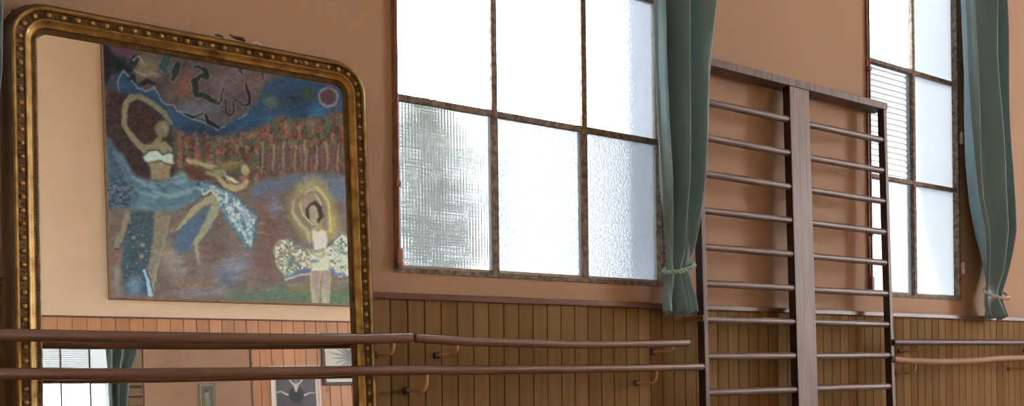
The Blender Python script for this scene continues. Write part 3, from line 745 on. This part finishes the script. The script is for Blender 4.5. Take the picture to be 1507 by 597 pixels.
    p.poly([(184, 308), (193, 310), (188, 334), (181, 352), (176, 366), (168, 367), (169, 354), (177, 340)], (132, 112, 92), 2); p.stroke([(169, 366), (176, 366), (183, 350), (190, 330)], 1.3, (58, 56, 60), 1, .8)
    p.poly([(227, 311), (250, 313), (247, 338), (240, 364), (232, 396), (224, 434), (219, 434), (217, 410), (220, 380), (226, 344)], (128, 112, 92), 2); p.stroke([(250, 316), (246, 340), (236, 372), (229, 402), (224, 430)], 1.6, (160, 134, 108), 1.5, .8); p.stroke([(226, 314), (224, 344), (218, 380), (214, 398)], 2.4, (58, 78, 102), 1.5, .8)
    p.stroke([(213, 398), (217, 412), (221, 434)], 6, (140, 160, 172), 1.5); p.stroke([(211, 400), (214, 412), (216, 434)], 1.6, (46, 62, 88), 1); p.stroke([(217, 398), (221, 412), (224, 430)], 1.6, (46, 62, 88), 1)
    p.spot(171, 378, 8, 9, (140, 82, 70), .8); p.spot(172, 408, 7, 26, (146, 120, 104), .8, .8)
    # first dancer
    sk1 = (136, 120, 92)
    p.stroke([(196, 143), (186, 150), (183, 166), (183, 184), (195, 203), (213, 219)], [9, 8, 8, 8, 9, 11], (128, 118, 92), 1.6); p.stroke([(192, 142), (208, 143), (226, 153), (242, 166), (250, 180)], [7, 8, 8, 8, 7], (124, 112, 88), 1.6)
    p.poly([(207, 214), (224, 210), (242, 208), (252, 216), (255, 228), (252, 244), (250, 264), (223, 264), (220, 246), (213, 232)], sk1, 2.5); p.spot(240, 256, 9, 12, (156, 108, 78), .8, .8)
    p.stroke([(226, 216), (234, 205)], 8, (132, 112, 82)); p.spot(238, 190, 12, 15, (120, 108, 86), .3); p.spot(242, 186, 7, 9, (138, 126, 102), .7, .8); p.stroke([(228, 192), (233, 178), (243, 174), (251, 182)], 2, (92, 76, 62), 1.5, .6)
    p.stroke([(254, 188), (256, 210), (256, 230)], 4, (74, 84, 72), 3, .7)
    p.poly([(211, 231), (218, 224), (230, 222), (239, 228), (247, 225), (254, 226), (255, 241), (248, 240), (238, 235), (228, 237), (217, 239), (212, 236)], (178, 182, 176), 1.8); p.stroke([(211, 229), (219, 221), (231, 220), (239, 227), (248, 223), (255, 225)], 1.8, (62, 54, 48), 1.2, .8); p.stroke([(214, 240), (228, 239), (238, 237), (247, 242), (254, 243)], 1.4, (70, 60, 52), 1.2, .7)
    # second dancer
    p.poly([(264, 330), (312, 300), (306, 326), (292, 350), (282, 366), (262, 372), (256, 350)], (80, 94, 116), 5)
    sk2 = (158, 136, 104)
    p.stroke([(320, 288), (298, 298), (276, 318), (262, 334), (253, 341)], [13, 12, 10, 7, 5], sk2, 1.6); p.stroke([(252, 344), (262, 330), (280, 306), (300, 292)], 1.5, (80, 62, 54), 1, .8)
    p.stroke([(322, 290), (314, 314), (302, 336), (290, 354), (287, 360), (290, 374), (292, 387)], [13, 13, 11, 8, 9, 7, 4], (146, 134, 106), 1.6); p.stroke([(284, 360), (288, 376), (291, 388)], 1.3, (70, 62, 60), 1, .7)
    p.poly([(270, 244), (306, 252), (318, 264), (300, 266), (276, 262)], (96, 58, 48), 3)
    p.stroke([(275, 235), (281, 238), (294, 240), (312, 246), (326, 251)], [5, 8, 6, 8, 9], (162, 134, 102), 1.6)
    p.stroke([(316, 249), (330, 245), (344, 243), (356, 240)], [6, 11, 12, 7], (118, 98, 62), 2.2); p.stroke([(326, 244), (342, 240), (356, 238)], 2, (148, 126, 84), 1.5, .7)
    p.spot(361, 250, 7, 9, (162, 138, 102), .4); p.stroke([(352, 240), (362, 240), (368, 246)], 3, (112, 92, 60), 2, .8)
    p.stroke([(306, 255), (318, 257), (330, 254)], [7, 8, 7], (136, 126, 98), 2); p.stroke([(322, 262), (332, 272), (346, 277), (358, 273), (362, 266)], [6, 9, 10, 9, 6], (164, 138, 100), 2)
    p.poly([(330, 257), (339, 260), (351, 268), (344, 270), (333, 264)], (194, 188, 164), 2); p.stroke([(326, 254), (334, 262), (344, 270)], 1.4, (92, 70, 52), 1.2, .6)
    p.stroke([(276, 262), (300, 268), (322, 264)], 2.5, (142, 92, 70), 2, .7)
    dr = [(285, 268), (296, 266), (312, 270), (326, 277), (340, 282), (352, 294), (366, 306), (379, 318), (376, 332), (373, 346), (369, 364), (360, 360), (348, 338), (334, 322), (325, 306), (322, 292), (310, 280), (299, 286)]
    p.mottled(dr, [(134, 148, 158), (184, 182, 170), (92, 116, 136)], 2, 4.5, 1, 90); p.stroke(dr[:9], 3, (66, 84, 102), 1.5, .8); p.stroke([(330, 318), (346, 336), (360, 358), (368, 366), (374, 350), (378, 326)], 3.2, (66, 104, 126), 1.8, .8); p.stroke([(300, 286), (311, 280), (322, 294)], 2, (206, 198, 180), 1.4, .8)
    for q in ([(336, 300), (350, 322), (362, 350)], [(344, 296), (358, 316), (366, 338)], [(330, 296), (338, 316), (352, 336)], [(352, 304), (366, 318), (372, 330)]): p.stroke(q, 2, (190, 194, 188), 1.5, .7)
    p.spot(291, 271, 6, 5, (72, 82, 98), .6); p.stroke([(350, 330), (362, 352), (368, 360)], 2, (186, 184, 160), 1.4, .7)
    # third dancer: glow
    p.poly([(428, 300), (438, 272), (458, 261), (476, 268), (488, 290), (494, 320), (498, 350), (450, 352), (438, 336), (430, 316)], (158, 132, 84), 9, .95); p.poly([(440, 290), (456, 278), (470, 288), (472, 320), (462, 334), (448, 322)], (150, 122, 104), 5); p.spot(488, 330, 10, 34, (168, 138, 72), .8, .8)
    p.stroke([(446, 286), (434, 296), (431, 312), (440, 328), (452, 340), (456, 356)], 3.2, (178, 172, 138), 2.5, .8); p.stroke([(466, 276), (478, 288), (486, 306), (486, 340)], 2.4, (196, 180, 120), 1.8, .8)
    ar = (132, 110, 92)
    p.stroke([(446, 287), (438, 293), (437, 310), (444, 322), (458, 336)], [6, 6, 7, 7, 7], ar, 1.4); p.stroke([(450, 283), (462, 281), (472, 292), (478, 308), (478, 336)], [6, 5, 7, 8, 8], ar, 1.4); p.stroke([(442, 300), (446, 316), (458, 330)], 1.5, (200, 186, 150), 1, .8); p.stroke([(463, 286), (472, 298), (474, 318)], 1.6, (204, 190, 152), 1, .8); p.stroke([(449, 284), (456, 279), (462, 280)], 3, (168, 152, 124), 1.5)
    p.spot(461, 314, 10, 14, (158, 138, 112), .3); p.stroke([(453, 320), (452, 308), (457, 300), (464, 298), (470, 305), (472, 318), (469, 327)], [3, 4, 4, 5, 7, 7, 4], (62, 48, 44), 1.2); p.stroke([(464, 326), (466, 340)], 7, (156, 138, 110), 1.6)
    p.mottled([(403, 366), (410, 354), (426, 351), (436, 360), (446, 366), (460, 367), (464, 378), (456, 392), (440, 396), (428, 408), (420, 406), (411, 394), (405, 384)], [(186, 180, 152), (104, 112, 104), (206, 200, 176), (148, 120, 96)], 2, 3.2, 1, 120); p.mottled([(478, 368), (488, 360), (494, 350), (502, 342), (520, 350), (520, 404), (498, 408), (488, 396), (480, 384)], [(186, 180, 152), (104, 112, 100), (206, 200, 176)], 2, 3.2, 1, 140)
    p.spot(428, 384, 12, 13, (84, 92, 98), .8, .55); p.spot(500, 368, 12, 16, (112, 120, 100), .8, .5)
    p.stroke([(424, 352), (432, 356), (438, 364), (450, 368)], 2.6, (78, 88, 112), 1.4, .8); p.stroke([(423, 408), (434, 402), (446, 397), (454, 399)], 5, (78, 98, 142), 2, .85); p.stroke([(488, 398), (496, 404), (506, 404)], 5, (78, 98, 142), 2, .8); p.stroke([(486, 358), (496, 350), (502, 343), (512, 346)], 2.4, (74, 76, 88), 1.4, .8); p.stroke([(420, 411), (440, 405), (456, 402)], 2.6, (210, 206, 186), 1.5, .7)
    p.poly([(459, 337), (466, 341), (474, 337), (480, 340), (481, 354), (479, 366), (463, 367), (460, 352)], (206, 196, 172), 2); p.spot(474, 352, 6, 9, (188, 182, 178), .8, .8)
    p.poly([(456, 372), (478, 368), (484, 380), (485, 398), (472, 401), (457, 398), (458, 386)], (196, 188, 160), 2.5); p.stroke([(458, 372), (470, 378), (480, 372)], 2, (150, 120, 80), 1.5, .7); p.stroke([(460, 384), (468, 384)], 4, (76, 92, 136), 1.5, .7); p.stroke([(472, 380), (478, 376), (474, 370)], 1.6, (156, 128, 70), 1.2, .8)
    p.poly([(457, 399), (470, 400), (470, 420), (467, 448), (460, 448), (459, 424)], (152, 124, 118), 2); p.poly([(473, 400), (485, 399), (484, 420), (482, 448), (474, 448), (473, 424)], (156, 128, 120), 2)
    for q in ([(456, 400), (459, 424), (460, 446)], [(471, 402), (470, 424), (468, 446)], [(486, 400), (484, 424), (483, 446)], [(474, 424), (474, 446)]): p.stroke(q, 1.8, (190, 172, 112), 1.4, .8)
    p.stroke([(462, 428), (464, 446)], 3, (190, 168, 140), 2, .7); p.stroke([(478, 428), (478, 446)], 3, (190, 168, 140), 2, .7)
    # overall brush grain
    g = fbm(p.rx, p.ry, 3.0, 200, 3)[:, None]*20 + fbm(p.rx+p.ry*.4, p.ry*2.2, 5.0, 230, 2)[:, None]*20
    lum = p.c@np.array((.3, .59, .11)); cc = lum[:, None] + (p.c-lum[:, None])*.78; cc = 80 + (cc-82)*1.25
    return np.clip(lin(np.clip(cc+g, 4, 250))*PAINT_GAIN, 0, .95)

a = behind(151, 100, .04); bl = behind(166, 437, .04); br_ = behind(511, 446.5, .04)
sx0 = (a[0]+bl[0])/2; sx1 = br_[0]+.55; sz0 = (bl[2]+br_[2])/2; sz1 = behind(250, 66, .04)[2]+.02
root = empty('painting', ((sx0+sx1)/2, -W, sz0)); tag(root, 'very large oil painting of three ballet dancers above the pine panelling', 'painting')
off = (root.location.x, -W, sz0)
canvas_mesh('canvas', sx0, sx1, sz0, sz1, -W+.045, 440, 420, ballet_scene, M['canvas'], root, off)
b = MB(); w_ = .022
X_0, X_1, Z1 = sx0-off[0], sx1-off[0], sz1-sz0
for p0, p1 in (((X_0-w_, 0, -w_), (X_0, .05, Z1+w_)), ((X_1, 0, -w_), (X_1+w_, .05, Z1+w_)), ((X_0, 0, -w_), (X_1, .05, 0)), ((X_0, 0, Z1), (X_1, .05, Z1+w_))): b.box(p0, p1, .003)
b.build('batten_frame', M['canvas_edge'], root)
b = MB(); b.box((X_0, .002, 0), (X_1, .04, Z1)); b.build('stretcher', M['canvas_edge'], root)

# plain board beside the wall mirror
b = MB(); b.box((0, 0, 0), (pR-mR-.012, .03, mt-.01), .004)
pn = empty('wall_board', (mR+.012, -W+.016, .1)); tag(pn, 'plain beige board beside the wall mirror on the rear wall, reflected in the gilded mirror', 'board')
b.build('panel', M['beigeboard'], pn)
b = MB(); b.box((pR-mR-.012, 0, 0), (pR-mR+.006, .036, mt-.0), .003); b.build('edge_strip', M['mdark'], pn)

# wall mirror let into the panelling
wm = empty('wall_mirror', (mR-2, -W, .12)); tag(wm, 'plain wall mirror set in pine panelling that shows a bright window and curtain', 'mirror')
mL = -3.4
b = MB(); b.box((mL-mR+2, .016, .0), (2, .022, mt-.12)); b.build('mirror_glass', M['mirror2'], wm)
b = MB()
for p0, p1 in (((mL-mR+2-.014, .012, -.014), (mL-mR+2, .03, mt-.106)), ((2, .012, -.014), (2.008, .026, mt-.106)), ((mL-mR+2, .012, mt-.12), (2, .03, mt-.106)), ((mL-mR+2, .012, -.014), (2, .03, 0))): b.box(p0, p1)
b.build('edge_strip', M['mdark'], wm)

def framed(px_rect, label, fm, fw, matw, mm, art, o=.018, gloss=True, cat='framed picture'):
    xl, yt, xr, yb = px_rect; A = behind(xl, (yt+yb)/2, o+.02); B = behind(xr, (yt+yb)/2, o+.02)
    zt = behind((xl+xr)/2, yt, o+.02)[2]; zb = behind((xl+xr)/2, yb, o+.02)[2]
    w, h = B[0]-A[0], zt-zb
    r = empty('framed_picture', (A[0], -W+o, zb)); tag(r, label, cat, 'framed pictures on the rear wall')
    b = MB()
    for p0, p1 in (((0, 0, 0), (fw, .022, h)), ((w-fw, 0, 0), (w, .022, h)), ((fw, 0, 0), (w-fw, .022, fw)), ((fw, 0, h-fw), (w-fw, .022, h))): b.box(p0, p1, .0015)
    b.build('frame', M[fm], r)
    b = MB(); b.box((fw, .004, fw), (w-fw, .012, h-fw)); b.build('mat_board', M[mm], r)
    x0, x1, z0, z1 = fw+matw, w-fw-matw, fw+matw, h-fw-matw
    def colour(pts):
        q = pts - np.array((A[0], 0, zb)); u = (q[:, 0]-x0)/(x1-x0); v = 1-(q[:, 2]-z0)/(z1-z0)
        return lin(np.clip(art(u, v, (x1-x0)/(z1-z0)), 3, 252))
    canvas_mesh('picture', A[0]+x0, A[0]+x1, zb+z0, zb+z1, -W+o+.0135, 110, 110, colour, M['print'], r, (A[0], -W+o, zb))
    return r
def art_swan(u, v, asp):
    p = Paint(u*100*asp, v*100, (70, 68, 72), 1.0, 8); k = asp
    p.spot(50*k, 30, 60*k, 60, (86, 84, 88), 1.0)
    p.spot(50*k, 66, 24, 26, (24, 22, 24), .25, jit=4)
    p.stroke([(2, 58), (14, 56), (32, 66)], [3, 4, 5], (205, 200, 195)); p.stroke([(100*k-2, 62), (100*k-18, 62), (50*k+24, 68)], [3, 4, 5], (205, 200, 195))
    p.poly([(50*k-9, 34), (50*k+9, 34), (50*k+5, 52), (50*k, 60), (50*k-5, 52)], (205, 200, 196), 2); p.stroke([(50*k-8, 36), (50*k-18, 24), (50*k-15, 15)], [6, 5, 4], (190, 186, 182)); p.stroke([(50*k+8, 36), (50*k+18, 26), (50*k+14, 17)], [6, 5, 4], (190, 186, 182)); p.spot(50*k, 24, 7, 10, (120, 112, 110), .4); p.spot(50*k, 18, 6, 6, (30, 28, 28), .5)
    return p.c
def art_feathers(u, v, asp):
    p = Paint(u*100*asp, v*100, (206, 208, 206), 1.0, 8)
    for k in range(9):
        a = math.radians(100 + k*16); L = 46 + 6*(k % 3); x, y = 62*asp, 40
        p.stroke([(x, y), (x+L*.5*math.cos(a), y+L*.5*math.sin(a)), (x+L*math.cos(a+.12), y+L*math.sin(a+.12))], [6, 4, 1.5], (84, 86, 86), 1.5, .85)
    p.spot(64*asp, 34, 12, 20, (70, 72, 74), .6); p.poly([(70*asp, 20), (98*asp, 14), (98*asp, 72), (74*asp, 66)], (150, 152, 152), 5, .7); p.stroke([(66*asp, 40), (80*asp, 76), (88*asp, 98)], [14, 10, 8], (166, 168, 166), 5, .8)
    return p.c
def art_small(u, v, asp):
    p = Paint(u*100*asp, v*100, (96, 96, 76), 2, 10); p.spot(48*asp, 40, 26*asp, 22, (150, 148, 128), .7); p.spot(52*asp, 66, 30*asp, 28, (128, 128, 108), .7); p.spot(40*asp, 24, 14, 10, (70, 66, 54), .6)
    return p.c
framed((474, 490, 548, 566), 'black framed pale print of dark feathery fronds hung on the pine boards', 'blackframe', .035, .03, 'whiteframe', art_feathers)
framed((399, 538, 472, 606), 'white bordered dark photo of a dancer with arms spread, on the pine boards', 'whiteframe', .02, .035, 'whiteframe', art_swan)
framed((293, 563, 318, 606), 'small olive framed picture hung on the plain beige board', 'greenframe', .018, .004, 'whiteframe', art_small, o=.0465)

# ------------------------------------------------------------------ outside
b = MB(); b.box((-14, TH, -.25), (24, 26, -.05)); tag(b.build('ground', M['ground']), kind='structure')
bl0 = P(897, 200, -4.6)[0]
bd = empty('building', (bl0, 3.6, -.05)); tag(bd, 'white rendered neighbouring building behind the frosted glass of the large window', 'building')
b = MB(); b.box((0, 0, 0), (1.75, 1.0, 6.2)); b.build('walls', M['render'], bd)
b = MB(); b.box((-.05, -.06, 6.2), (1.8, 1.06, 6.32), .01); b.build('coping', M['roof'], bd)
b = MB(); b.tube([(1.6, -.05, 0), (1.6, -.05, 6.2)], .04, 10); b.build('drainpipe', M['roof'], bd, True)
tc = P(636, 275, -3.2)
tr = empty('tree', (tc[0], tc[1], -.05)); tag(tr, 'bushy green tree seen blurred through the lower left pane of the large window', 'tree')
b = MB(); hh = tc[2]+.05
b.tube([(0, 0, 0), (.03, .02, hh*.35), (-.02, 0, hh*.7), (0, 0, hh*1.05)], [.09, .075, .06, .03], 10)
for k in range(9):
    a = k*2.4; z = hh*(.55+.05*k); b.tube([(0, 0, z), (.22*math.cos(a), .22*math.sin(a), z+.18), (.42*math.cos(a), .42*math.sin(a), z+.3)], [.03, .02, .008], 6)
b.build('trunk', M['bark'], tr, True)
b = MB(); rl = random.Random(4)
px = lambda x, y: P(x, y, -3.2) - np.array((tc[0], tc[1], -.05))
clumps = [((600, 185), .2), ((640, 172), .10), ((606, 215), .24), ((640, 195), .20), ((668, 205), .16), ((612, 270), .30), ((655, 255), .24), ((688, 240), .13), ((640, 320), .28), ((598, 330), .22), ((675, 300), .20), ((700, 345), .14), ((650, 372), .22), ((615, 165), .16), ((700, 372), .14), ((600, 385), .20), ((640, 430), .3), ((610, 500), .3)]
for (q, rad) in clumps:
    c = Vector(px(*q)); c.y += rl.uniform(-.15, .15)
    for _ in range(int(560*(rad/.24)**2)):
        v = Vector((rl.gauss(0, 1), rl.gauss(0, 1), rl.gauss(0, 1))).normalized()*rad*rl.uniform(.35, 1.12)
        d = Vector((rl.gauss(0, 1), rl.gauss(0, 1), rl.gauss(0, .6))).normalized(); e = d.cross(Vector((rl.gauss(0, 1), rl.gauss(0, 1), rl.gauss(0, 1)))).normalized()
        L = rl.uniform(.03, .06); p0 = c+v
        vs = [b.bm.verts.new(p0), b.bm.verts.new(p0+d*L*.5+e*L*.28), b.bm.verts.new(p0+d*L), b.bm.verts.new(p0+d*L*.5-e*L*.28)]; b.bm.faces.new(vs)
b.build('foliage', M['leaf'], tr)

# ------------------------------------------------------------------ light
wd = bpy.data.worlds.new('World'); SC.world = wd; wd.use_nodes = True; nt = wd.node_tree; nt.nodes.clear()
ow = nt.nodes.new('ShaderNodeOutputWorld'); bg = nt.nodes.new('ShaderNodeBackground'); tcw = nt.nodes.new('ShaderNodeTexCoord'); spw = nt.nodes.new('ShaderNodeSeparateXYZ'); rw = nt.nodes.new('ShaderNodeValToRGB')
nt.links.new(tcw.outputs['Generated'], spw.inputs[0]); nt.links.new(spw.outputs[2], rw.inputs[0])
rw.color_ramp.elements[0].position = 0.0; rw.color_ramp.elements[0].color = (.86, .92, 1.0, 1); rw.color_ramp.elements[1].position = .7; rw.color_ramp.elements[1].color = (1.0, 1.0, 1.0, 1)
nt.links.new(rw.outputs[0], bg.inputs[0]); bg.inputs[1].default_value = 26.0; nt.links.new(bg.outputs[0], ow.inputs[0])
def area(name, loc, target, sx_, sy_, power, col):
    l = bpy.data.lights.new(name, 'AREA'); l.shape = 'RECTANGLE'; l.size = sx_; l.size_y = sy_; l.energy = power; l.color = col
    o = bpy.data.objects.new(name, l); C.objects.link(o); o.location = loc
    o.rotation_euler = (Vector(target)-Vector(loc)).to_track_quat('-Z', 'Y').to_euler(); return o
for k, (a, c, z0, z1) in enumerate(RH):
    area('daylight', (X1+TH+.05, (a+c)/2, (z0+z1)/2), (X1-5, (a+c)/2, (z0+z1)/2), (c-a)*.98, (z1-z0)*.98, 235, (.94, .97, 1.0))

# ------------------------------------------------------------------ camera and output
cam = bpy.data.cameras.new('camera'); co = bpy.data.objects.new('camera', cam); C.objects.link(co)
mtx = Matrix(((Rv[0], Uv[0], -Fv[0], CAM[0]), (Rv[1], Uv[1], -Fv[1], CAM[1]), (Rv[2], Uv[2], -Fv[2], CAM[2]), (0, 0, 0, 1)))
co.matrix_world = mtx; cam.sensor_width = 36; cam.lens = FPX/1507*36; cam.sensor_fit = 'HORIZONTAL'
cam.shift_x = 0; cam.shift_y = (CY-298.5)/1507; cam.clip_start = .02
SC.camera = co
vs = SC.view_settings; vs.view_transform = 'Standard'; vs.look = 'None'; vs.gamma = 1; vs.use_curve_mapping = False; vs.exposure = 0.0
SC.cycles.use_denoising = True; SC.cycles.max_bounces = 14; SC.cycles.diffuse_bounces = 6; SC.cycles.glossy_bounces = 8; SC.cycles.transparent_max_bounces = 16; SC.cycles.transmission_bounces = 8
SC.cycles.sample_clamp_indirect = 8
